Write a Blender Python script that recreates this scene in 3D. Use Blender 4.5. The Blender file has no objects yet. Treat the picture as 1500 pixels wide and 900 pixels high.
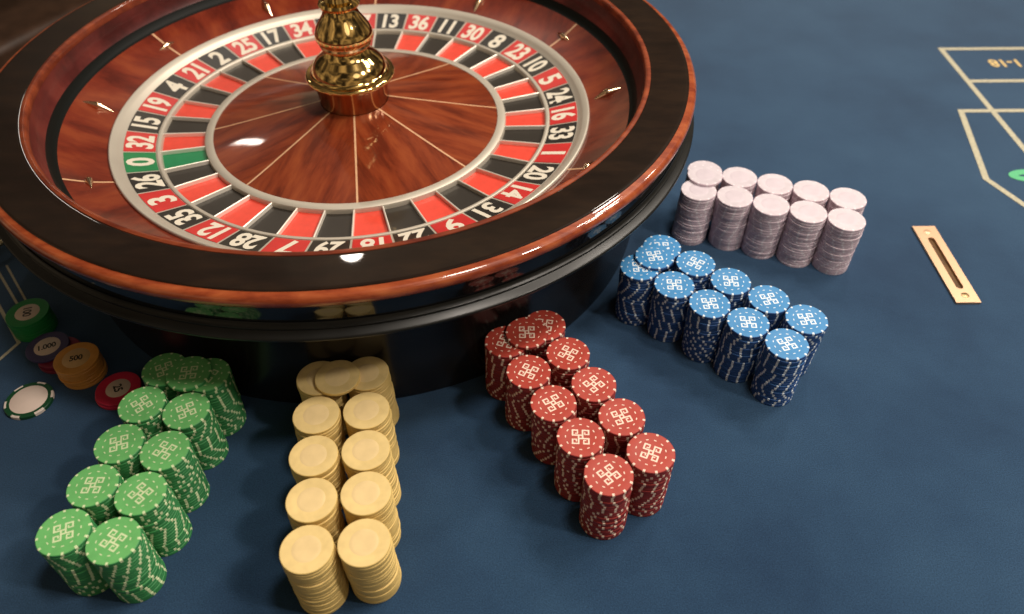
import bpy, math, random
from mathutils import Vector, Matrix
random.seed(7)
PI = math.pi
R = math.radians
U = 0.01                                   # everything below is written in centimetres

sc = bpy.context.scene
col = sc.collection

# ------------------------------------------------------------------ camera
cam = bpy.data.cameras.new('camera')
cam.sensor_width = 36.0
cam.lens = 27.445
cam.clip_start = 0.02
cam.clip_end = 50
camo = bpy.data.objects.new('camera', cam)
col.objects.link(camo)
camo.location = (0, 0, 0.59318)
camo.rotation_euler = (Matrix.Rotation(R(90 - 45.004), 4, 'X') @ Matrix.Rotation(R(-0.439), 4, 'Z')).to_euler()
cam.dof.use_dof = True
cam.dof.focus_distance = 0.70
cam.dof.aperture_fstop = 4.5
cam.dof.aperture_blades = 0
sc.camera = camo

# ------------------------------------------------------------------ world and lamps
world = bpy.data.worlds.new('World')
sc.world = world
world.use_nodes = True
bg = world.node_tree.nodes['Background']
bg.inputs['Color'].default_value = (1.0, 0.78, 0.52, 1)
bg.inputs['Strength'].default_value = 1.0
_t = world.node_tree
_tc = _t.nodes.new('ShaderNodeTexCoord'); _n = _t.nodes.new('ShaderNodeTexNoise'); _r = _t.nodes.new('ShaderNodeValToRGB')
_n.inputs['Scale'].default_value = 2.6; _n.inputs['Detail'].default_value = 3.0; _n.inputs['Distortion'].default_value = 0.8
_e = _r.color_ramp.elements
_e[0].position = 0.40; _e[0].color = (0.018, 0.014, 0.010, 1)
_e[1].position = 0.72; _e[1].color = (0.62, 0.46, 0.28, 1)
_m = _e.new(0.52); _m.color = (0.10, 0.075, 0.050, 1)
_t.links.new(_tc.outputs['Generated'], _n.inputs['Vector']); _t.links.new(_n.outputs['Fac'], _r.inputs['Fac']); _t.links.new(_r.outputs['Color'], bg.inputs['Color'])

def lamp(name, loc, target, size, power, colour, size_y=None):
    l = bpy.data.lights.new(name, 'AREA')
    l.shape = 'DISK' if size_y is None else 'ELLIPSE'
    l.size = size
    if size_y: l.size_y = size_y
    l.energy = power
    l.color = colour
    o = bpy.data.objects.new(name, l)
    col.objects.link(o)
    o.location = loc
    o.rotation_euler = (Vector(target) - Vector(loc)).to_track_quat('-Z', 'Y').to_euler()
    return o
WARM = (1.0, 0.90, 0.79)
T0 = (0.05, 0.65, 0.05)
for _i in range(3):
    for _j in range(2):
        lamp('ceiling_or_fill_lamp', (1.03 + 0.20 * _i, 1.02 + 0.26 * _j - 0.05 * _i, 1.75), T0, 0.10, 3.5, WARM)
lamp('ceiling_or_fill_lamp', (0.75, 1.75, 1.75), T0, 0.18, 8, WARM)
lamp('ceiling_or_fill_lamp', (1.75, 1.75, 1.75), T0, 0.18, 6, WARM)
lamp('ceiling_or_fill_lamp', (-0.60, 2.22, 1.69), T0, 0.075, 2.5, WARM)
lamp('ceiling_or_fill_lamp', (0.42, 0.36, 1.9), (0.1, 0.45, 0), 0.30, 16, WARM)
lamp('ceiling_or_fill_lamp', (1.20, 0.02, 1.6), (0.55, 0.35, 0), 0.18, 14, WARM)
lamp('ceiling_or_fill_lamp', (1.6, 0.6, 1.6), T0, 0.16, 4, WARM)
lamp('wall_lamp', (-1.38, 2.27, 1.27), (-0.2, 0.78, 0.1), 0.03, 0.5, WARM, 0.22)
lamp('ceiling_or_fill_lamp', (0.75, -0.65, 1.7), (0.3, 0.5, 0), 0.7, 1.8, WARM)  # added soft fill from the camera side for the chip sides, no real fixture

sc.view_settings.view_transform = 'Standard'
sc.view_settings.look = 'None'
sc.view_settings.exposure = 0.07
sc.view_settings.gamma = 1.0
sc.render.engine = 'CYCLES'
sc.cycles.max_bounces = 8
sc.cycles.caustics_reflective = False
sc.cycles.caustics_refractive = False
sc.cycles.sample_clamp_indirect = 4
sc.cycles.use_denoising = True

# ------------------------------------------------------------------ materials
def mat(name, colour, rough=0.5, metal=0.0, coat=0.0, coat_rough=0.05, spec=0.5, sheen=0.0):
    m = bpy.data.materials.new(name)
    m.use_nodes = True
    b = m.node_tree.nodes['Principled BSDF']
    b.inputs['Base Color'].default_value = (*colour, 1)
    b.inputs['Roughness'].default_value = rough
    b.inputs['Metallic'].default_value = metal
    b.inputs['Coat Weight'].default_value = coat
    b.inputs['Coat Roughness'].default_value = coat_rough
    b.inputs['Specular IOR Level'].default_value = spec
    b.inputs['Sheen Weight'].default_value = sheen
    return m
def N(m, kind, **kw):
    n = m.node_tree.nodes.new(kind)
    for k, v in kw.items():
        if k in n.inputs: n.inputs[k].default_value = v
        else: setattr(n, k, v)
    return n
def L(m, a, b): m.node_tree.links.new(a, b)
def B(m): return m.node_tree.nodes['Principled BSDF']
def ramp(m, stops):
    r = N(m, 'ShaderNodeValToRGB')
    e = r.color_ramp.elements
    while len(e) < len(stops): e.new(0.5)
    for k, (p, c) in enumerate(stops):
        e[k].position = p; e[k].color = (*c, 1)
    return r
def coords(m, scale=(1, 1, 1), rnd=False, kind='Object'):
    tc = N(m, 'ShaderNodeTexCoord')
    mp = N(m, 'ShaderNodeMapping')
    mp.inputs['Scale'].default_value = scale
    L(m, tc.outputs[kind], mp.inputs['Vector'])
    if rnd:
        oi = N(m, 'ShaderNodeObjectInfo')
        ml = N(m, 'ShaderNodeMath', operation='MULTIPLY'); ml.inputs[1].default_value = 37.0
        cx = N(m, 'ShaderNodeCombineXYZ')
        L(m, oi.outputs['Random'], ml.inputs[0]); L(m, ml.outputs[0], cx.inputs[2]); L(m, cx.outputs[0], mp.inputs['Location'])
    return mp.outputs['Vector']
def vary(m, base, amount=0.12, scale=60.0, rough=None, bump=0.0, bump_scale=800.0):
    """small uneven tone, roughness and relief on a plain material"""
    v = coords(m)
    n = N(m, 'ShaderNodeTexNoise', Scale=scale, Detail=4.0)
    L(m, v, n.inputs['Vector'])
    r = ramp(m, [(0.3, tuple(c * (1 - amount) for c in base)), (0.7, tuple(min(1, c * (1 + amount)) for c in base))])
    L(m, n.outputs['Fac'], r.inputs['Fac']); L(m, r.outputs['Color'], B(m).inputs['Base Color'])
    if rough:
        mr = N(m, 'ShaderNodeMapRange'); mr.inputs['To Min'].default_value = rough[0]; mr.inputs['To Max'].default_value = rough[1]
        L(m, n.outputs['Fac'], mr.inputs['Value']); L(m, mr.outputs[0], B(m).inputs['Roughness'])
    if bump:
        n2 = N(m, 'ShaderNodeTexNoise', Scale=bump_scale, Detail=3.0)
        L(m, v, n2.inputs['Vector'])
        bp = N(m, 'ShaderNodeBump', Strength=bump, Distance=0.0005)
        L(m, n2.outputs['Fac'], bp.inputs['Height']); L(m, bp.outputs['Normal'], B(m).inputs['Normal'])
    return m

def wood(name, dark, mid, light, sx, sy, coat=1.0, rough=0.35, rnd=True, scale=1.0):
    """streaked veneer: grain runs along the object's X"""
    m = mat(name, mid, rough, coat=coat, coat_rough=0.04)
    v = coords(m, (sx, sy, sy), rnd)
    n1 = N(m, 'ShaderNodeTexNoise', Scale=1.0 * scale, Detail=3.0, Distortion=0.25)
    n2 = N(m, 'ShaderNodeTexNoise', Scale=5.0 * scale, Detail=6.0, Roughness=0.65)
    L(m, v, n1.inputs['Vector']); L(m, v, n2.inputs['Vector'])
    mx = N(m, 'ShaderNodeMix', data_type='FLOAT'); mx.inputs[0].default_value = 0.25
    L(m, n1.outputs['Fac'], mx.inputs[2]); L(m, n2.outputs['Fac'], mx.inputs[3])
    r = ramp(m, [(0.36, dark), (0.5, mid), (0.64, light)])
    L(m, mx.outputs[0], r.inputs['Fac']); L(m, r.outputs['Color'], B(m).inputs['Base Color'])
    return m

M = {}
felt = mat('blue felt', (0.030, 0.085, 0.17), 0.95, sheen=0.85, spec=0.1)
B(felt).inputs['Sheen Roughness'].default_value = 0.5
B(felt).inputs['Sheen Tint'].default_value = (0.42, 0.58, 0.78, 1)
v = coords(felt)
na = N(felt, 'ShaderNodeTexNoise', Scale=5.5, Detail=5.0, Roughness=0.6)
nb = N(felt, 'ShaderNodeTexNoise', Scale=900.0, Detail=2.0)
nc = N(felt, 'ShaderNodeTexNoise', Scale=140.0, Detail=4.0)
for n in (na, nb, nc): L(felt, v, n.inputs['Vector'])
ra = ramp(felt, [(0.32, (0.011, 0.031, 0.069)), (0.52, (0.017, 0.045, 0.092)), (0.70, (0.022, 0.055, 0.106))])
L(felt, na.outputs['Fac'], ra.inputs['Fac'])
rb = ramp(felt, [(0.25, (0.6, 0.6, 0.6)), (0.75, (1.4, 1.4, 1.4))])
L(felt, nb.outputs['Fac'], rb.inputs['Fac'])
mm = N(felt, 'ShaderNodeMix', data_type='RGBA', blend_type='MULTIPLY'); mm.inputs[0].default_value = 1
L(felt, ra.outputs['Color'], mm.inputs[6]); L(felt, rb.outputs['Color'], mm.inputs[7]); L(felt, mm.outputs[2], B(felt).inputs['Base Color'])
ad = N(felt, 'ShaderNodeMath', operation='ADD'); L(felt, nb.outputs['Fac'], ad.inputs[0]); L(felt, nc.outputs['Fac'], ad.inputs[1])
bp = N(felt, 'ShaderNodeBump', Strength=0.22, Distance=0.0006)
L(felt, ad.outputs[0], bp.inputs['Height']); L(felt, bp.outputs['Normal'], B(felt).inputs['Normal'])

M['felt'] = felt
M['print'] = vary(mat('cream print', (0.42, 0.39, 0.28), 0.9), (0.42, 0.39, 0.28), 0.18, 300)
M['print_gold'] = vary(mat('gold print', (0.62, 0.45, 0.19), 0.9), (0.62, 0.45, 0.19), 0.12, 300)
M['print_green'] = vary(mat('green print', (0.10, 0.42, 0.20), 0.9), (0.10, 0.42, 0.20), 0.12, 300)
M['cone_wood'] = wood('mahogany veneer', (0.105, 0.015, 0.005), (0.195, 0.033, 0.010), (0.255, 0.052, 0.015), 2.5, 70, rough=0.3)
M['apron_wood'] = wood('red mahogany', (0.085, 0.010, 0.005), (0.165, 0.022, 0.009), (0.235, 0.042, 0.014), 3, 30, rough=0.3)
M['track_wood'] = wood('dark cherry', (0.045, 0.007, 0.006), (0.085, 0.014, 0.012), (0.13, 0.024, 0.018), 5, 20, coat=0.25, rough=0.4, rnd=False)
B(M['track_wood']).inputs['Coat Roughness'].default_value = 0.2
M['edge_wood'] = wood('cherry', (0.18, 0.028, 0.009), (0.28, 0.055, 0.016), (0.36, 0.088, 0.026), 30, 90, rough=0.35, rnd=False)
M['rim_wood'] = wood('ebonised wood', (0.010, 0.006, 0.004), (0.013, 0.0075, 0.005), (0.018, 0.010, 0.006), 20, 60, coat=0.45, rough=0.4, rnd=False)
B(M['rim_wood']).inputs['Specular IOR Level'].default_value = 0.05
B(M['rim_wood']).inputs['Coat Roughness'].default_value = 0.02
M['lip_wood'] = wood('dark red lip', (0.10, 0.016, 0.007), (0.18, 0.034, 0.012), (0.26, 0.055, 0.018), 20, 60, coat=0.35, rough=0.45, rnd=False)
M['skirt'] = wood('polished dark mahogany', (0.04, 0.007, 0.004), (0.08, 0.014, 0.007), (0.14, 0.03, 0.012), 30, 30, rough=0.3, rnd=False)
for _k in ('cone_wood', 'apron_wood', 'track_wood', 'edge_wood', 'lip_wood'): B(M[_k]).inputs['Specular IOR Level'].default_value = 0.2
M['black'] = vary(mat('black lacquer', (0.006, 0.006, 0.006), 0.08, spec=0.6), (0.006, 0.006, 0.006), 0.2, 30, (0.05, 0.10))
M['moulding'] = vary(mat('black moulding lacquer', (0.007, 0.007, 0.006), 0.35, spec=0.35), (0.007, 0.007, 0.006), 0.2, 30, (0.28, 0.4))
M['base_black'] = vary(mat('black base lacquer', (0.010, 0.009, 0.009), 0.22, spec=0.6), (0.010, 0.009, 0.009), 0.2, 30, (0.2, 0.3))
M['groove'] = mat('black track groove', (0.005, 0.006, 0.005), 0.5, spec=0.12)
M['inlay'] = vary(mat('pale inlay', (0.62, 0.36, 0.20), 0.35, coat=0.6), (0.62, 0.36, 0.20), 0.1, 200)
def metal(name, c, r0, r1, sc_=40, stretch=None):
    m = mat(name, c, r0, 1.0)
    v = coords(m, stretch or (1, 1, 1))
    n = N(m, 'ShaderNodeTexNoise', Scale=sc_, Detail=5.0)
    L(m, v, n.inputs['Vector'])
    mr = N(m, 'ShaderNodeMapRange'); mr.inputs['To Min'].default_value = r0; mr.inputs['To Max'].default_value = r1
    L(m, n.outputs['Fac'], mr.inputs['Value']); L(m, mr.outputs[0], B(m).inputs['Roughness'])
    return m
M['silver'] = metal('satin nickel', (0.60, 0.55, 0.46), 0.42, 0.58)
B(M['silver']).inputs['Metallic'].default_value = 0.6
M['fret'] = metal('polished nickel', (0.84, 0.78, 0.68), 0.30, 0.45)
M['brass'] = metal('polished brass', (0.80, 0.56, 0.22), 0.05, 0.14)
M['dark_brass'] = metal('dark rose brass', (0.50, 0.27, 0.14), 0.10, 0.2)
M['copper'] = metal('rose brass', (0.82, 0.50, 0.28), 0.12, 0.22)
B(M['fret']).inputs['Metallic'].default_value = 0.35
M['deflector'] = metal('polished bronze', (0.95, 0.70, 0.46), 0.12, 0.22)
M['plate'] = metal('brushed brass', (0.68, 0.45, 0.29), 0.42, 0.58, 60, (1, 12, 1))
def enamel(name, c, coat=0.8):
    return vary(mat(name, c, 0.4, coat=coat, coat_rough=0.06), c, 0.08, 90)
M['red_plate'] = enamel('red enamel', (0.55, 0.020, 0.020))
M['black_plate'] = enamel('black enamel', (0.010, 0.009, 0.008))
M['green_plate'] = enamel('green enamel', (0.004, 0.20, 0.06))
M['red_pocket'] = enamel('red pocket lacquer', (0.70, 0.060, 0.035), 0.3)
M['black_pocket'] = enamel('black pocket lacquer', (0.022, 0.018, 0.014), 0.3)
M['green_pocket'] = enamel('green pocket lacquer', (0.004, 0.20, 0.07), 0.3)
M['numeral'] = mat('ivory numeral', (0.72, 0.66, 0.54), 0.45, coat=0.4)

def clay(name, c, rough=0.5, amount=0.07):
    return vary(mat(name, c, rough, spec=0.4), c, amount, 120, (rough - 0.08, rough + 0.1), 0.12, 1500)
C = {}
C['green'] = clay('green chip clay', (0.135, 0.43, 0.13))
C['yellow'] = clay('yellow chip clay', (0.75, 0.56, 0.24))
C['red'] = clay('red chip clay', (0.38, 0.045, 0.028))
C['blue'] = clay('blue chip clay', (0.042, 0.215, 0.46))
C['white'] = clay('white chip clay', (0.57, 0.51, 0.55))
S = {}
S['green'] = clay('pale green spot', (0.62, 0.72, 0.42))
S['yellow'] = clay('yellow spot', (0.70, 0.46, 0.15))
S['red'] = clay('cream spot', (0.80, 0.62, 0.50))
S['blue'] = clay('white spot', (0.66, 0.74, 0.80))
S['white'] = clay('white edge spot', (0.74, 0.66, 0.70))
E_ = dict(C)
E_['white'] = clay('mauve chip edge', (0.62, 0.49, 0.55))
E_['green'] = clay('shaded green chip edge', (0.04, 0.24, 0.07))  # green clay darkened, shade of the upright side painted in
E_['blue'] = clay('navy chip edge', (0.018, 0.07, 0.23))  # same blue clay, its dark tone stands for shade on the side
E_['red'] = clay('dark red chip edge', (0.25, 0.022, 0.02))  # red clay toned down so its colour carries the edge's shade
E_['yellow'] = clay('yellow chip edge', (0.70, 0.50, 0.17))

# ------------------------------------------------------------------ mesh helpers
def link(o, parent=None):
    col.objects.link(o)
    if parent: o.parent = parent
    return o
def mesh(name, verts, faces, mats, idx=None, smooth=True, angle=35):
    me = bpy.data.meshes.new(name)
    me.from_pydata([(x * U, y * U, z * U) for x, y, z in verts], [], faces)
    for m in (mats if isinstance(mats, (list, tuple)) else [mats]): me.materials.append(m)
    if idx: me.polygons.foreach_set('material_index', idx)
    if smooth:
        me.polygons.foreach_set('use_smooth', [True] * len(me.polygons))
        me.set_sharp_from_angle(angle=R(angle))
    me.update()
    return me
def put(name, me, parent=None, loc=(0, 0, 0), rotz=0.0, **props):
    o = bpy.data.objects.new(name, me)
    o.location = [c * U for c in loc]; o.rotation_euler = (0, 0, rotz)
    link(o, parent)
    for k, v in props.items(): o[k] = v
    return o
def empty(name, loc, label, cat, group=None, rotz=0):
    o = bpy.data.objects.new(name, None)
    o.empty_display_size = 0.02
    o.location = [c * U for c in loc]; o.rotation_euler = (0, 0, rotz)
    link(o); o['label'] = label; o['category'] = cat
    if group: o['group'] = group
    return o
def lathe(prof, segs=192, a0=0.0, a1=2 * PI):
    """profile of (radius, z); full turn or a sector (sector ends are capped)"""
    full = abs(a1 - a0 - 2 * PI) < 1e-6
    k = segs if full else segs + 1
    V, F = [], []
    for i in range(k):
        a = a0 + (a1 - a0) * i / segs
        for r, z in prof: V.append((r * math.cos(a), r * math.sin(a), z))
    n = len(prof)
    for i in range(segs):
        i2 = (i + 1) % k
        for j in range(n - 1):
            F.append((i * n + j, i2 * n + j, i2 * n + j + 1, i * n + j + 1))
    return V, F
def closed_lathe(prof, segs=192, a0=0.0, a1=2 * PI):
    V, F = lathe(list(prof) + [prof[0]], segs, a0, a1)
    if abs(a1 - a0 - 2 * PI) > 1e-6:
        n = len(prof) + 1
        F.append(tuple(range(n - 1)))
        F.append(tuple(segs * n + j for j in reversed(range(n - 1))))
    return V, F
def arc(cx, cz, r, d0, d1, n=6):
    return [(cx + r * math.cos(R(d0 + (d1 - d0) * i / n)), cz + r * math.sin(R(d0 + (d1 - d0) * i / n))) for i in range(n + 1)]
def box(x0, x1, y0, y1, z0, z1):
    V = [(x, y, z) for z in (z0, z1) for y in (y0, y1) for x in (x0, x1)]
    return V, [(0, 2, 3, 1), (4, 5, 7, 6), (0, 1, 5, 4), (2, 6, 7, 3), (0, 4, 6, 2), (1, 3, 7, 5)]
def merge(*parts):
    V, F = [], []
    for v, f in parts:
        k = len(V); V += list(v); F += [tuple(i + k for i in q) for q in f]
    return V, F
def bevel(o, w=0.05, seg=2):
    b = o.modifiers.new('bevel', 'BEVEL'); b.width = w * U; b.segments = seg; b.limit_method = 'ANGLE'
    return o
def text_mesh(s, size, sx=1.0, bold=0.0, m=None):
    cu = bpy.data.curves.new('text', 'FONT')
    cu.body = s; cu.size = size; cu.align_x = 'CENTER'; cu.align_y = 'CENTER'; cu.offset = bold; cu.resolution_u = 3
    cu.space_character = 0.95
    o = bpy.data.objects.new('text', cu); col.objects.link(o)
    bpy.context.view_layer.update()
    me = bpy.data.meshes.new_from_object(o.evaluated_get(bpy.context.evaluated_depsgraph_get()))
    bpy.data.objects.remove(o)
    xs = [v.co.x for v in me.vertices]; ys = [v.co.y for v in me.vertices]
    cx, cy = (min(xs) + max(xs)) / 2, (min(ys) + max(ys)) / 2
    for v in me.vertices: v.co = ((v.co.x - cx) * sx * U, (v.co.y - cy) * U, 0)
    me.materials.clear(); me.materials.append(m or M['numeral'])
    return me

# ------------------------------------------------------------------ setting: table and what little lies beyond it
V_, F_ = [], []
nx, ny = 60, 60
fe = put('table_felt', mesh('table_felt', [(-66, -20, 0), (170, -20, 0), (170, 260, 0), (-66, 260, 0)], [(0, 1, 2, 3)], felt, smooth=False), kind='structure')
fl = put('floor', mesh('floor', [(-600, -300, -76), (600, -300, -76), (600, 900, -76), (-600, 900, -76)], [(0, 1, 2, 3)],
         vary(mat('dark carpet', (0.012, 0.008, 0.007), 0.95), (0.012, 0.008, 0.007), 0.5, 8), smooth=False), kind='structure')
tb = put('table_edge', mesh('table_edge', *box(-69.5, -66.05, -20, 260, -9, 0.6), vary(mat('dark table wood', (0.02, 0.009, 0.006), 0.35, coat=0.4), (0.02, 0.009, 0.006), 0.3, 30), smooth=False), kind='structure')
bevel(tb, 0.5, 3)

def strip(pts, w, z, closed=False):
    """mitred flat line through pts"""
    P = [Vector(p) for p in pts]; V, F = [], []
    for i, p in enumerate(P):
        d0 = (p - P[i - 1]).normalized() if i else (P[1] - p).normalized()
        d1 = (P[i + 1] - p).normalized() if i < len(P) - 1 else d0
        t = (d0 + d1).normalized(); nrm = Vector((-t.y, t.x)); k = w / 2 / max(0.3, nrm.dot(Vector((-d0.y, d0.x))))
        V += [(p.x + nrm.x * k, p.y + nrm.y * k, z), (p.x - nrm.x * k, p.y - nrm.y * k, z)]
    for i in range(len(P) - 1): F.append((2 * i, 2 * i + 1, 2 * i + 3, 2 * i + 2))
    return V, F
def line(pts, w=0.75, z=0.04, m='print'):
    put('printed_line', mesh('printed_line', *strip(pts, w, z), M[m], smooth=False), fe)
line([(150, 116.7), (68.7, 116.7), (68.7, 40 + 38)], 0.8)
line([(150, 106.5), (69.1, 106.5)], 0.8, 0.045)
line([(150, 98.1), (64.2, 98.1), (60.7, 81.8), (66.5, 68.0)], 0.8, 0.05)
line([(-60.5, 51.6 + 14.5), (-50.9, 54.6), (-54.5, 46.0)], 0.35)
line([(-58.6, 66.2), (-53.4, 60.1)], 0.26, 0.045)
line([(-57.6, 66.6), (-52.6, 60.5)], 0.22, 0.05)
o = put('printed_number', text_mesh('1-18', 3.1, 0.95, 0.07, M['print_gold']), fe, (76.6, 111.9, 0.055), PI)
V, F = [], []
K = 40
for i in range(K):
    a = 2 * PI * i / K
    for k_ in (1.0, 0.42):
        ax, ay = (2.7, 1.35) if k_ == 1.0 else (1.5, 0.28)
        V.append((ax * math.cos(a), ay * math.sin(a), 0))
for i in range(K):
    j = (i + 1) % K
    F.append((2 * i, 2 * j, 2 * j + 1, 2 * i + 1))
put('printed_zero', mesh('printed_zero', V, F, M['print_green'], smooth=False), fe, (66.6, 82.4, 0.055))

# ------------------------------------------------------------------ roulette wheel
CX, CY = -17.53, 78.74
OFF = -156.7                                # direction of the zero
wheel = empty('roulette_wheel', (CX, CY, 0), 'large mahogany roulette wheel with brass turret and red and black numbers', 'roulette wheel')
# bowl
put('base_drum', mesh('base_drum', *lathe([(31.4, 0.02), (32.4, 0.02), (32.5, 0.5), (32.4, 6), (32.7, 12.5), (33.6, 13.7), (36.6, 14.25)], 256), M['base_black']), wheel)
put('foot_moulding', mesh('foot_moulding', *lathe([(36.4, 14.2)] + arc(37.35, 14.5, 0.20, -90, 80, 6) + [(37.0, 14.9), (36.85, 15.0)] + arc(36.8, 15.14, 0.10, -60, 80, 4) + [(36.62, 15.4), (36.55, 15.6)], 256), M['moulding']), wheel)
put('black_band', mesh('black_band', *lathe([(36.5, 15.55), (36.55, 16.5), (36.55, 17.2), (36.5, 17.75)], 256), M['black']), wheel)
put('rim_edge', mesh('rim_edge', *lathe([(36.45, 17.6), (36.7, 17.62)] + arc(36.62, 18.12, 0.60, -60, 95, 12) + [(36.35, 18.78), (36.3, 18.7)], 256), M['edge_wood']), wheel)
put('rim_top', mesh('rim_top', *lathe([(36.42, 18.70), (36.38, 18.84), (36.3, 18.87), (36.2, 18.885), (36.05, 18.886), (32.75, 18.886), (32.6, 18.885), (32.48, 18.87)], 256), M['rim_wood']), wheel)
put('inner_lip', mesh('inner_lip', *lathe([(32.50, 18.75), (32.44, 18.92)] + arc(32.16, 18.68, 0.29, 70, 180, 8) + [(31.86, 18.3), (31.90, 18.1)], 256), M['lip_wood']), wheel)
put('ball_track', mesh('ball_track', *lathe([(31.92, 18.2), (31.90, 17.3), (31.70, 16.4), (31.35, 15.8)], 256), M['track_wood']), wheel)
put('track_groove', mesh('track_groove', *lathe([(31.36, 15.82), (31.1, 15.15), (30.75, 14.85), (30.6, 14.8)], 256), M['groove']), wheel)
# apron of six veneered panels with pale inlay lines between them, twelve deflectors
a60 = 2 * PI / 6
pv = closed_lathe([(26.42, 12.80), (28.5, 13.62), (30.62, 14.82), (30.62, 14.0), (26.42, 12.2)], 32, -a60 / 2 + 0.0047, a60 / 2 - 0.0047)
pm = mesh('apron_panel', *pv, M['apron_wood'])
iv = closed_lathe([(26.42, 12.805), (28.5, 13.625), (30.62, 14.825), (30.62, 14.0), (26.42, 12.2)], 1, -0.0046, 0.0046)
im = mesh('apron_inlay', *iv, M['inlay'], smooth=False)
for k in range(6):
    put('apron_panel', pm, wheel, rotz=R(32 + 30 + 60 * k))
    put('apron_inlay', im, wheel, rotz=R(32 + 60 * k))
# one deflector: a faceted lozenge lying along +X
def lozenge(l, w, h, nx_=16, na=14):
    V, F = [], []
    for i in range(nx_ + 1):
        x = -l + 2 * l * i / nx_
        k = max(0.03, (1 - abs(x / l)) ** 0.85)
        for j in range(na):
            t = 2 * PI * j / na
            V.append((x, w * k * math.cos(t), h * k * (0.35 + 0.65 * math.sin(t))))
    for i in range(nx_):
        for j in range(na):
            j2 = (j + 1) % na
            F.append((i * na + j, (i + 1) * na + j, (i + 1) * na + j2, i * na + j2))
    F += [tuple(reversed(range(na))), tuple(nx_ * na + j for j in range(na))]
    return V, F
dm = mesh('deflector', *lozenge(1.85, 0.46, 0.70), M['deflector'], smooth=True, angle=80)
for k in range(12):
    a = R(2 + 30 * k)
    rr = 28.6
    o = put('deflector', dm, wheel, (rr * math.cos(a), rr * math.sin(a), 13.66))
    slope = math.atan2(2.0, 4.2)
    rot = Matrix.Rotation(a, 4, 'Z') @ Matrix.Rotation(-slope, 4, 'Y')
    if k % 2: rot = rot @ Matrix.Rotation(PI / 2, 4, 'Z') @ Matrix.Diagonal((0.72, 0.8, 0.8, 1))
    o.rotation_euler = rot.to_euler()
    if k % 2: o.scale = (0.72, 0.8, 0.8)
# rotor
put('outer_ring', mesh('outer_ring', *lathe([(26.42, 12.3), (26.42, 12.92)] + arc(26.25, 12.95, 0.16, 0, 120, 4) + [(25.75, 12.86), (25.55, 12.72), (25.45, 12.58), (25.25, 12.46), (25.15, 12.36)], 256), M['silver']), wheel)
put('number_track', mesh('number_track', *lathe([(25.2, 12.36), (21.9, 11.572)], 256), M['silver']), wheel)
put('middle_ring', mesh('middle_ring', *lathe([(21.98, 11.55), (21.93, 11.70), (21.82, 11.74), (21.60, 11.70), (21.52, 11.62), (21.46, 11.4), (21.40, 11.1)], 256), M['silver']), wheel)
put('cone_ring', mesh('cone_ring', *lathe([(17.0, 10.3), (17.0, 11.2), (16.92, 11.38), (16.75, 11.46), (16.2, 11.5), (16.05, 11.46), (15.98, 11.3)], 256), M['silver']), wheel)
order = [0, 32, 15, 19, 4, 21, 2, 25, 17, 34, 6, 27, 13, 36, 11, 30, 8, 23, 10, 5, 24, 16, 33, 1, 20, 14, 31, 9, 22, 18, 29, 7, 28, 12, 35, 3, 26]
step = 2 * PI / 37
def zt(r): return 11.62 + (r - 22.1) * (12.36 - 11.62) / (25.2 - 22.1)
gap = 0.052 / 2
plate_me, pocket_me = {}, {}
for c_ in ('red', 'black', 'green'):
    hw = step / 2 - 0.0050
    pr = [(25.08, zt(25.08) + 0.05), (22.03, zt(22.03) + 0.05), (22.03, zt(22.03) - 0.05), (25.08, zt(25.08) - 0.05)]
    plate_me[c_] = mesh('number_plate', *closed_lathe(pr, 6, -hw, hw), M[c_ + '_plate'])
    hw = step / 2 - 0.0030
    pr = [(21.42, 11.18), (17.0, 10.86), (17.0, 10.7), (21.42, 11.0)]
    pocket_me[c_] = mesh('pocket_floor', *closed_lathe(pr, 6, -hw, hw), M[c_ + '_pocket'])
w = 0.11
fv = [(16.95, -w, 10.2), (16.95, w, 10.2), (21.6, w, 10.2), (21.6, -w, 10.2),
      (16.95, -w * .7, 11.28), (16.95, w * .7, 11.28), (21.6, w * .8, 11.60), (21.6, -w * .8, 11.60),
      (16.95, 0, 11.33), (21.6, 0, 11.66)]
ff = [(0, 1, 2, 3), (0, 3, 7, 4), (1, 5, 6, 2), (4, 7, 9, 8), (8, 9, 6, 5), (0, 4, 8, 5, 1), (3, 2, 6, 9, 7)]
fret_me = mesh('pocket_fret', fv, ff, M['fret'], smooth=False)
tilt = math.atan2(12.36 - 11.62, 25.2 - 22.1)
num_me = {}
for i, n in enumerate(order):
    a = R(OFF) - i * step
    c_ = 'green' if n == 0 else ('red' if i % 2 else 'black')
    p = put('number_plate', plate_me[c_], wheel, rotz=a)
    s_ = str(n)
    me = text_mesh(s_, 3.65, 0.75 if len(s_) == 2 else 0.9, 0.12)
    o = put('numeral', me, p, (23.55, 0, zt(23.55) + 0.062))
    o.rotation_euler = (Matrix.Rotation(-tilt, 4, 'Y') @ Matrix.Rotation(-PI / 2, 4, 'Z')).to_euler()
    put('pocket_floor', pocket_me[c_], wheel, rotz=a)
    put('pocket_fret', fret_me, wheel, rotz=a + step / 2)
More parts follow.
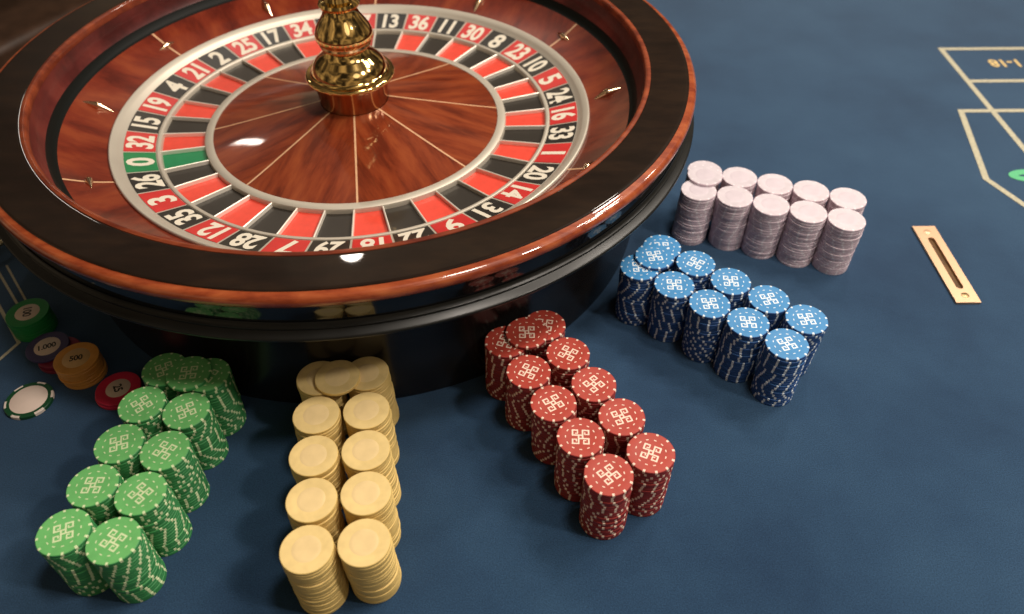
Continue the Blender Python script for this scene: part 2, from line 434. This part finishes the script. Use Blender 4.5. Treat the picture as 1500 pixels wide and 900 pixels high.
# veneered cone: eight sectors and eight inlay lines
a45 = 2 * PI / 8
cone_pr = [(16.02, 11.38), (15.2, 11.52), (13, 11.95), (9, 12.80), (6, 13.45), (3.8, 13.95), (3.8, 13.3), (16.02, 10.8)]
cm = mesh('cone_panel', *closed_lathe(cone_pr, 24, -a45 / 2, a45 / 2), M['cone_wood'])
cone_in = [(r, z + 0.012) for r, z in cone_pr[:6]]
for k in range(8):
    put('cone_panel', cm, wheel, rotz=R(7.5 + 22.5 + 45 * k))
V, F = [], []
for r, z in cone_in:
    V += [(r, -0.10, z), (r, 0.10, z), (r, -0.10, z - .06), (r, 0.10, z - .06)]
for i in range(len(cone_in) - 1):
    b = 4 * i
    F += [(b, b + 4, b + 5, b + 1), (b, b + 2, b + 6, b + 4), (b + 1, b + 5, b + 7, b + 3)]
ci = mesh('cone_inlay', V, F, M['inlay'], smooth=False)
for k in range(8): put('cone_inlay', ci, wheel, rotz=R(7.5 + 45 * k))
# brass turret
put('turret_skirt', mesh('turret_skirt', *lathe([(3.75, 13.8), (3.78, 14.3), (3.85, 15.2), (4.05, 16.0), (4.3, 16.75)], 96), M['dark_brass']), wheel)
put('turret_flange', mesh('turret_flange', *lathe([(4.25, 16.7), (4.62, 16.8)] + arc(4.55, 17.1, 0.3, -70, 90, 8) + [(4.3, 17.45), (4.25, 17.6), (4.05, 17.75)], 96), M['brass']), wheel)
put('turret_dome', mesh('turret_dome', *lathe([(4.1, 17.7), (4.0, 18.05), (3.75, 18.5), (3.35, 18.95), (2.9, 19.35), (2.55, 19.75), (2.4, 20.15), (2.5, 20.35)], 96), M['brass']), wheel)
put('turret_collar', mesh('turret_collar', *lathe([(2.45, 20.3), (2.65, 20.4), (2.72, 20.6), (2.6, 20.8), (2.7, 20.95)], 96), M['copper']), wheel)
put('turret_bulb', mesh('turret_bulb', *lathe([(2.65, 20.9), (2.95, 21.1), (3.08, 21.45), (3.02, 21.9), (2.75, 22.5), (2.35, 23.1), (2.0, 23.6), (1.78, 24.1), (1.72, 24.5)], 96), M['brass']), wheel)
put('turret_finial', mesh('turret_finial', *lathe([(1.7, 24.45), (2.0, 24.6), (2.15, 24.9), (2.0, 25.2), (1.6, 25.4), (1.5, 25.8), (1.9, 26.3), (2.1, 26.9), (1.9, 27.6), (1.3, 28.2), (0.6, 28.5), (0.0, 28.6)], 96), M['brass']), wheel)

# ------------------------------------------------------------------ drop slot in the felt
slot = empty('drop_slot_plate', (48.95, 65.65, 0), 'narrow brass slot plate let into the blue felt', 'slot plate')
hx, hy, sl, sw = 1.33, 6.45, 4.35, 0.40
def stadium(l, w_, n=8):
    P = []
    for i in range(n + 1): a = PI * i / n; P.append((w_ * math.cos(a), l - w_ + w_ * math.sin(a)))
    for i in range(n + 1): a = PI + PI * i / n; P.append((w_ * math.cos(a), -l + w_ + w_ * math.sin(a)))
    return P
inner = stadium(sl, sw)
outer = []
for x, y in inner:
    ax = max(abs(x) / hx, abs(y) / hy, 1e-6)
    if abs(y) < sl - sw - 1e-6 or False: outer.append((math.copysign(hx, x), y))
    else:
        d = Vector((x, y - math.copysign(sl - sw, y))); t = math.atan2(abs(d.y), abs(d.x))
        c0 = math.atan2(hy - (sl - sw), hx)
        if abs(t - c0) < 0.15: outer.append((math.copysign(hx, x), math.copysign(hy, y)))
        elif t <= c0: outer.append((math.copysign(hx, x), math.copysign(sl - sw + hx * math.tan(t), y)))
        else: outer.append(((hy - (sl - sw)) / math.tan(t) * (1 if d.x >= 0 else -1) if t < PI / 2 - 1e-6 else 0, math.copysign(hy, y)))
V, F = [], []
n_ = len(inner)
for (xi, yi), (xo, yo) in zip(inner, outer):
    V += [(xi, yi, 0.28), (xo, yo, 0.28), (xi, yi, 0.0), (xo, yo, 0.0)]
for i in range(n_):
    j = (i + 1) % n_
    F += [(4 * i, 4 * i + 1, 4 * j + 1, 4 * j), (4 * i + 1, 4 * i + 3, 4 * j + 3, 4 * j + 1), (4 * i, 4 * j, 4 * j + 2, 4 * i + 2)]
c_in = []
put('plate', mesh('plate', V, F, M['plate'], smooth=False), slot)
put('slot_opening', mesh('slot_opening', [(x * 1.02, y * 1.01, 0.02) for x, y in inner], [tuple(range(n_))], vary(mat('bronze slot', (0.10, 0.045, 0.012), 0.4, metal=0.3), (0.10, 0.045, 0.012), 0.4, 40), smooth=False), slot)
for y_, mt in ((5.35, 'plate'), (-5.35, 'screw')):
    if mt == 'screw': M['screw'] = metal('dark brass screw', (0.35, 0.24, 0.12), 0.3, 0.5)
    s_ = put('screw', mesh('screw', *lathe([(0, 0.36), (0.25, 0.35), (0.4, 0.31), (0.42, 0.27)], 20), M[mt]), slot, (0.05, y_, 0))

# ------------------------------------------------------------------ chips
TH, CR, SEG = 0.3255, 1.965, 60
def chip_geo(spots=12, rr=CR, th=TH):
    """returns verts, faces, material index: 0 face, 1 spots, 2 edge"""
    prof = [(0.0, th - .006), (1.28, th - .006), (1.32, th), (rr - .22, th), (rr - .05, th - .002), (rr, th - .045), (rr, .045), (rr - .05, .002), (rr - .22, 0)]
    V, F, I = [(0, 0, prof[0][1])], [], []
    n = len(prof) - 1
    for i in range(SEG):
        a = 2 * PI * (i - .5) / SEG
        for r, z in prof[1:]: V.append((r * math.cos(a), r * math.sin(a), z))
    per = SEG // spots if spots else 0
    for i in range(SEG):
        j = (i + 1) % SEG
        A, Bq = 1 + i * n, 1 + j * n
        F.append((0, A, Bq)); I.append(0)
        sp = spots and i % per == 0
        for q in range(n - 1):
            F.append((A + q, A + q + 1, Bq + q + 1, Bq + q))
            if q >= 2 and sp: I.append(1)
            else: I.append(0 if q < 3 else 2)
    F.append(tuple(1 + i * n + n - 1 for i in reversed(range(SEG)))); I.append(2)
    return V, F, I
chip_data = {}
for c_ in ('green', 'yellow', 'red', 'blue', 'white'):
    V, F, I = chip_geo(12 if c_ != 'yellow' else 0)
    chip_data[c_] = (V, F, I, mesh('poker_chip', V, F, [C[c_], S[c_], E_[c_]], I, True, 30))
def knot():
    """square four-looped knot, rasterised so that no strokes overlap"""
    cells = set(); W = 0.075; st = 0.05
    base = [((.25, -.28), (.25, 1.0)), ((.25, 1.0), (1.0, 1.0)), ((1.0, 1.0), (1.0, .38)), ((1.0, .38), (.52, .38)), ((.52, .38), (.52, .62))]
    for (x0, y0), (x1, y1) in base:
        for i in range(-26, 26):
            for j in range(-26, 26):
                x, y = (i + .5) * st, (j + .5) * st
                if min(x0, x1) - W <= x <= max(x0, x1) + W and min(y0, y1) - W <= y <= max(y0, y1) + W:
                    a, b = i, j
                    for _ in range(4):
                        cells.add((a, b)); a, b = -b - 1, a
    vi, V, F = {}, [], []
    k = 0.66 * st
    for i, j in sorted(cells):
        q = []
        for a, b in ((i, j), (i + 1, j), (i + 1, j + 1), (i, j + 1)):
            if (a, b) not in vi: vi[(a, b)] = len(V); V.append((a * k, b * k, 0))
            q.append(vi[(a, b)])
        F.append(tuple(q))
    return V, F
KV, KF = knot()
emblem = {c_: mesh('knot_emblem', KV, KF, S[c_], smooth=False) for c_ in ('green', 'red', 'blue')}
DV, DF = [], []
for k in range(12):
    a = 2 * PI * k / 12
    for dr, dt in ((-.045, -.11), (.045, -.11), (.045, .11), (-.045, .11)):
        r_ = 1.24 + dr
        DV.append((r_ * math.cos(a + dt / 1.24), r_ * math.sin(a + dt / 1.24), 0))
    DF.append((4 * k, 4 * k + 1, 4 * k + 2, 4 * k + 3))
dashes = {c_: mesh('printed_dashes', DV, DF, S[c_], smooth=False) for c_ in ('green', 'red', 'blue')}
label_mats = {'yellow': vary(mat('pale yellow label', (0.77, 0.58, 0.29), 0.35), (0.77, 0.58, 0.29), 0.06, 80),
              'white': vary(mat('pale pink label', (0.58, 0.51, 0.56), 0.35), (0.58, 0.51, 0.56), 0.05, 80)}
label_me = {k: mesh('centre_label', *lathe([(1.10, 0.0), (1.08, .006), (0.80, .008), (0.0, .009)], 48), m) for k, m in label_mats.items()}

H20 = 20 * TH
blocks = {
 'green': [(-30.94, 45.34), (-26.95, 44.69), (-31.67, 41.43), (-27.68, 40.73), (-32.22, 37.41), (-28.23, 36.69), (-32.87, 33.46), (-28.9, 32.74), (-33.58, 29.48), (-29.59, 28.74)],
 'yellow': [(-17.03, 44.22), (-12.87, 44.7), (-16.56, 40.18), (-12.39, 40.63), (-16.11, 36.1), (-11.95, 36.59), (-15.54, 32.05), (-11.42, 32.59), (-15.17, 27.96), (-11.02, 28.43)],
 'red': [(-0.58, 48.36), (3.02, 50.41), (1.42, 44.77), (5.03, 46.87), (3.47, 41.22), (7.07, 43.26), (5.54, 37.68), (9.13, 39.73), (7.52, 34.11), (11.1, 36.13)],
 'blue': [(12.92, 58.39), (15.57, 61.46), (15.98, 55.77), (18.63, 58.9), (18.99, 53.09), (21.64, 56.2), (22.13, 50.58), (24.78, 53.64), (25.07, 47.8), (27.68, 50.91)],
 'white': [(21.09, 71.21), (22.45, 74.95), (24.89, 69.98), (26.18, 73.62), (28.58, 68.47), (29.92, 72.23), (32.32, 67.13), (33.64, 70.9), (36.05, 65.76), (37.34, 69.46)]}
extras = {'green': (-28.5, 44.63), 'yellow': (-15.32, 44.03), 'red': (1.35, 49.19), 'blue': (14.53, 59.67), 'white': (22.17, 73.63)}
ROW = ['rearmost', 'second', 'middle', 'fourth', 'front']
ROW2 = ['innermost', 'second', 'middle', 'fourth', 'outermost']
ORD = ['topmost', 'second', 'third', 'fourth', 'fifth', 'sixth', 'seventh', 'eighth', 'ninth', 'tenth', 'eleventh', 'twelfth', 'thirteenth',
       'fourteenth', 'fifteenth', 'sixteenth', 'seventeenth', 'eighteenth', 'nineteenth', 'twentieth']
def stack_name(c_, k, j):
    if c_ in ('blue', 'white'): return '%s stack of the %s %s row' % (ROW2[k], c_, 'back' if j else 'front')
    return '%s %s stack of the %s block' % (ROW[k], 'right' if j else 'left', c_)
look = {'green': 'knot printed green chip', 'yellow': 'plain yellow chip', 'red': 'knot printed red chip', 'blue': 'knot printed blue chip', 'white': 'plain white chip'}
side = {'green': 'green chip', 'yellow': 'yellow chip', 'red': 'red chip', 'blue': 'blue chip', 'white': 'white chip'}
# how many chips, counted from the top of each stack, show largest in the photograph; the rest are joined below
SHOWN = {'green': [1, 6, 1, 8, 2, 14, 3, 19, 13, 20],
         'yellow': [1, 1, 2, 2, 2, 2, 3, 3, 16, 13],
         'red': [1, 1, 2, 1, 1, 1, 2, 2, 17, 4],
         'blue': [5, 1, 8, 1, 13, 1, 18, 1, 19, 1],
         'white': [10, 1, 6, 1, 13, 1, 12, 1, 12, 1]}
stuffV, stuffF, stuffI = [], [], []
cols = list(blocks)
for ci_, c_ in enumerate(cols):
    rnd = random.Random(100 + ci_)
    for s_, (x, y) in enumerate(blocks[c_]):
        k, j = divmod(s_, 2)
        ang = rnd.uniform(0, 2 * PI)
        lean = (rnd.uniform(-.012, .012), rnd.uniform(-.012, .012))
        drift = rnd.uniform(-.12, .12)
        mode = 0
        for lv in range(20):
            if mode <= 0:
                mode = rnd.choice((1, 1, 1, 1, 1, 1, 1, 3, 5)); drift = rnd.uniform(-.13, .13) if mode > 1 else rnd.uniform(-3, 3)
            mode -= 1
            ang += drift
            jit = 0.05 if c_ == 'yellow' else 0.033
            px = x + lean[0] * (lv - 19) + rnd.uniform(-jit, jit) * (0.4 if lv == 19 else 1)
            py = y + lean[1] * (lv - 19) + rnd.uniform(-jit, jit) * (0.4 if lv == 19 else 1)
            z = lv * TH
            if lv == 19 and c_ in emblem:
                ang = rnd.uniform(-.8, .8) + R({'green': 20, 'red': 12, 'blue': -10}[c_])
            single = lv >= 20 - SHOWN[c_][s_]
            if single:
                st_ = stack_name(c_, k, j)
                if lv == 19: lab = '%s on top of the %s' % (look[c_], st_)
                else: lab = '%s, %s from the top in the %s' % (side[c_], ORD[19 - lv], st_)
                o = put('poker_chip', chip_data[c_][3], None, (px, py, z), ang, label=lab, category='chip', group='%s chips stacked in two rows of five' % c_)
                if lv == 19:
                    if c_ in emblem:
                        put('knot_emblem', emblem[c_], o, (0, 0, TH - 0.001))
                        put('printed_dashes', dashes[c_], o, (0, 0, TH - 0.0005))
                    else: put('centre_label', label_me[c_], o, (0, 0, TH - 0.010))
                pass
            else:
                V, F, I, _ = chip_data[c_]
                b = len(stuffV); ca, sa = math.cos(ang), math.sin(ang)
                stuffV += [(px + vx * ca - vy * sa, py + vx * sa + vy * ca, z + vz) for vx, vy, vz in V]
                stuffF += [tuple(q + b for q in f) for f in F]
                stuffI += [ci_ * 3 + q for q in I]
    ex, ey = extras[c_]
    near = {'green': 'bridging the two rearmost green stacks', 'yellow': 'bridging the two rearmost yellow stacks', 'red': 'lying across the two rearmost red stacks',
            'blue': 'lying across the two rearmost blue stacks', 'white': 'lying loose on top of the rearmost white stacks'}[c_]
    o = put('poker_chip', chip_data[c_][3], None, (ex, ey, H20 + 0.004), {'green': .1, 'red': 0.0, 'blue': .12}.get(c_, 1.0), label='%s %s' % (look[c_], near), category='chip')
    if c_ in emblem:
        put('knot_emblem', emblem[c_], o, (0, 0, TH - 0.001)); put('printed_dashes', dashes[c_], o, (0, 0, TH - 0.0005))
    else: put('centre_label', label_me[c_], o, (0, 0, TH - 0.010))
if stuffV:
    mats_ = []
    for c_ in cols: mats_ += [C[c_], S[c_], E_[c_]]
    put('poker_chips', mesh('poker_chips', stuffV, stuffF, mats_, stuffI, True, 30), kind='stuff', label='the remaining chips inside and behind the coloured stacks', category='chips')

# loose chips beside the wheel
def loose(c_name, body, edge, spot, x, y, z, r_=2.05, th=TH, spots=0, lab='', group=None, label_r=1.15, txt=None, tsize=1.0, trot=0.0, label_c=None, rotz=0.0, sx=0.9):
    V, F, I = chip_geo(spots, r_, th)
    me = mesh('poker_chip', V, F, [body, spot, edge], I, True, 30)
    o = put('poker_chip', me, None, (x, y, z), rotz, label=lab, category='chip')
    if group: o['group'] = group
    if txt is not None or label_c:
        put('centre_label', mesh('centre_label', *lathe([(label_r, 0.0), (label_r - .02, .014), (0.0, .016)], 48), label_c), o, (0, 0, th - 0.006))
    if txt:
        put('printed_value', text_mesh(txt, tsize, sx, 0.03, M['ink']), o, (0, 0, th + 0.016), trot - rotz)
    return o
M['ink'] = mat('black ink', (0.02, 0.015, 0.012), 0.6)
cream = vary(mat('cream label', (0.66, 0.52, 0.40), 0.4), (0.66, 0.52, 0.40), 0.06, 90)
gg = clay('emerald chip clay', (0.012, 0.22, 0.045), 0.4)
for i in range(7):
    top = i == 6
    loose('g', gg, gg, gg, -50.0 + random.uniform(-.04, .04), 56.8 + random.uniform(-.04, .04), i * TH, 2.1, TH,
          lab='emerald green chip with pale label topping its stack beside the wheel' if top else 'emerald green chip, %s from the top of the stack beside the wheel' % ORD[6 - i],
          group='emerald green chips in one stack', txt='100' if top else None, tsize=1.15, trot=R(-72), label_c=cream if top else None, label_r=1.2)
mar = clay('maroon chip clay', (0.20, 0.012, 0.035), 0.45)
for i in range(3):
    loose('m', mar, mar, S['red'], -45.55 + random.uniform(-.1, .1), 52.5 + random.uniform(-.1, .1), i * TH, 2.1, TH, 0,
          lab='maroon chip, %s of three under the navy chip' % ('lowest', 'middle', 'highest')[i], group='maroon chips under the navy chip')
navy = clay('navy chip clay', (0.045, 0.035, 0.10), 0.45)
loose('n', navy, navy, S['blue'], -46.75, 52.95, 3 * TH, 2.05, TH, 0, 'navy chip marked 1.000 lying on maroon chips', None, 1.25, '1.000', 0.95, R(24), cream)
gold = clay('gold chip clay', (0.62, 0.28, 0.055), 0.35)
tan = vary(mat('tan label', (0.62, 0.38, 0.16), 0.35), (0.62, 0.38, 0.16), 0.06, 90)
for i in range(7):
    top = i == 6
    loose('o', gold, gold, gold, -42.5 + (0 if top else random.uniform(-.09, .09)), 50.5 + (0 if top else random.uniform(-.09, .09)), i * TH, 2.1, TH,
          lab='gold chip marked 500 topping its stack beside the wheel' if top else 'gold chip, %s from the top under the one marked 500' % ORD[6 - i],
          group='gold chips in one stack', txt='500' if top else None, tsize=0.95, trot=R(16), label_c=tan if top else None, label_r=1.3)
pink = clay('crimson chip clay', (0.58, 0.020, 0.060), 0.4)
for i in range(2):
    top = i == 1
    loose('p', pink, pink, pink, -38.2 + 0.12 * i, 47.9 + .05 * i, i * TH * 1.1, 2.1, TH * 1.1,
          lab='crimson chip with value 25 beside the gold stack' if top else 'crimson chip beneath the one marked 25',
          txt='25' if top else None, tsize=1.1, trot=R(-60), label_c=cream if top else None, label_r=1.15)
dg = clay('bottle green chip clay', (0.008, 0.06, 0.022), 0.35)
cw = clay('ivory chip clay', (0.72, 0.62, 0.55), 0.4)
V, F, I = chip_geo(6, 2.2, 0.40)
# wide edge spots: two of every eight segments carry ivory
I2 = []
n_seg_faces = len(chip_geo(6, 2.2, 0.40)[0][1:]) // SEG     # faces per segment = profile quads + fan
for fi, f in enumerate(F[:-1]):
    i = fi // n_seg_faces; q = fi % n_seg_faces
    I2.append(1 if (i % 10 in (0, 1, 2, 3) and q >= 3) else 0)
I2.append(0)
wc = put('poker_chip', mesh('poker_chip', V, F, [dg, cw, dg], I2, True, 30), None, (-46.4, 46.9, 0.0), R(10), label='bottle green and white striped chip with blank white face lying alone on the felt', category='chip')
put('centre_label', mesh('centre_label', *lathe([(1.72, 0.0), (1.70, .014), (0.0, .018)], 48), vary(mat('blank ivory label', (0.74, 0.60, 0.52), 0.35), (0.74, 0.60, 0.52), 0.04, 60)), wc, (0, 0, 0.395))

# brass latch at the table's left, half outside the picture
latch = empty('brass_latch', (-58.5, 68.0, 0), 'pale brass latch with two arms at the left edge by the wheel', 'latch', rotz=R(-38))
M['old_brass'] = metal('aged brass', (0.60, 0.50, 0.30), 0.3, 0.45)
bevel(put('arm', mesh('arm', *box(-0.55, 0.25, -3.2, 4.6, 1.6, 2.0), M['old_brass'], smooth=False), latch), 0.1)
bevel(put('arm', mesh('arm', *box(-2.6, -1.7, -3.2, 4.6, 1.2, 1.6), M['old_brass'], smooth=False), latch), 0.1)
bevel(put('base_block', mesh('base_block', *box(-2.9, 0.5, -4.2, -3.2, 0.02, 1.9), M['old_brass'], smooth=False), latch), 0.15)

# light wooden chair beyond the table's far left corner
chair = empty('wooden_chair', (-140, 205, -76), 'blurred light brown wooden chair standing beyond the wheel at upper left', 'chair', rotz=R(-25))
M['chair_wood'] = wood('light chair wood', (0.16, 0.095, 0.05), (0.26, 0.16, 0.085), (0.36, 0.23, 0.13), 3, 20, coat=0.2, rough=0.45, rnd=False)
seat_m = vary(mat('brown leather', (0.07, 0.035, 0.02), 0.5), (0.07, 0.035, 0.02), 0.3, 20)
bevel(put('seat', mesh('seat', *box(-26, 26, -26, 24, 40, 47), seat_m), chair), 2.0, 3)
bevel(put('backrest', mesh('backrest', *box(-22, 22, 25.5, 29.5, 58, 96), seat_m), chair), 1.5, 3)
for sx_ in (-1, 1):
    x_ = 27 * sx_
    for y_, h_ in ((-24, 66), (27.5, 98)):
        bevel(put('leg', mesh('leg', *box(x_ - 2.6, x_ + 2.6, y_ - 2.6, y_ + 2.6, 0, h_), M['chair_wood']), chair), 0.6)
    bevel(put('armrest', mesh('armrest', *box(x_ - 3.6, x_ + 3.6, -28, 24.8, 66.1, 69.5), M['chair_wood']), chair), 1.0)
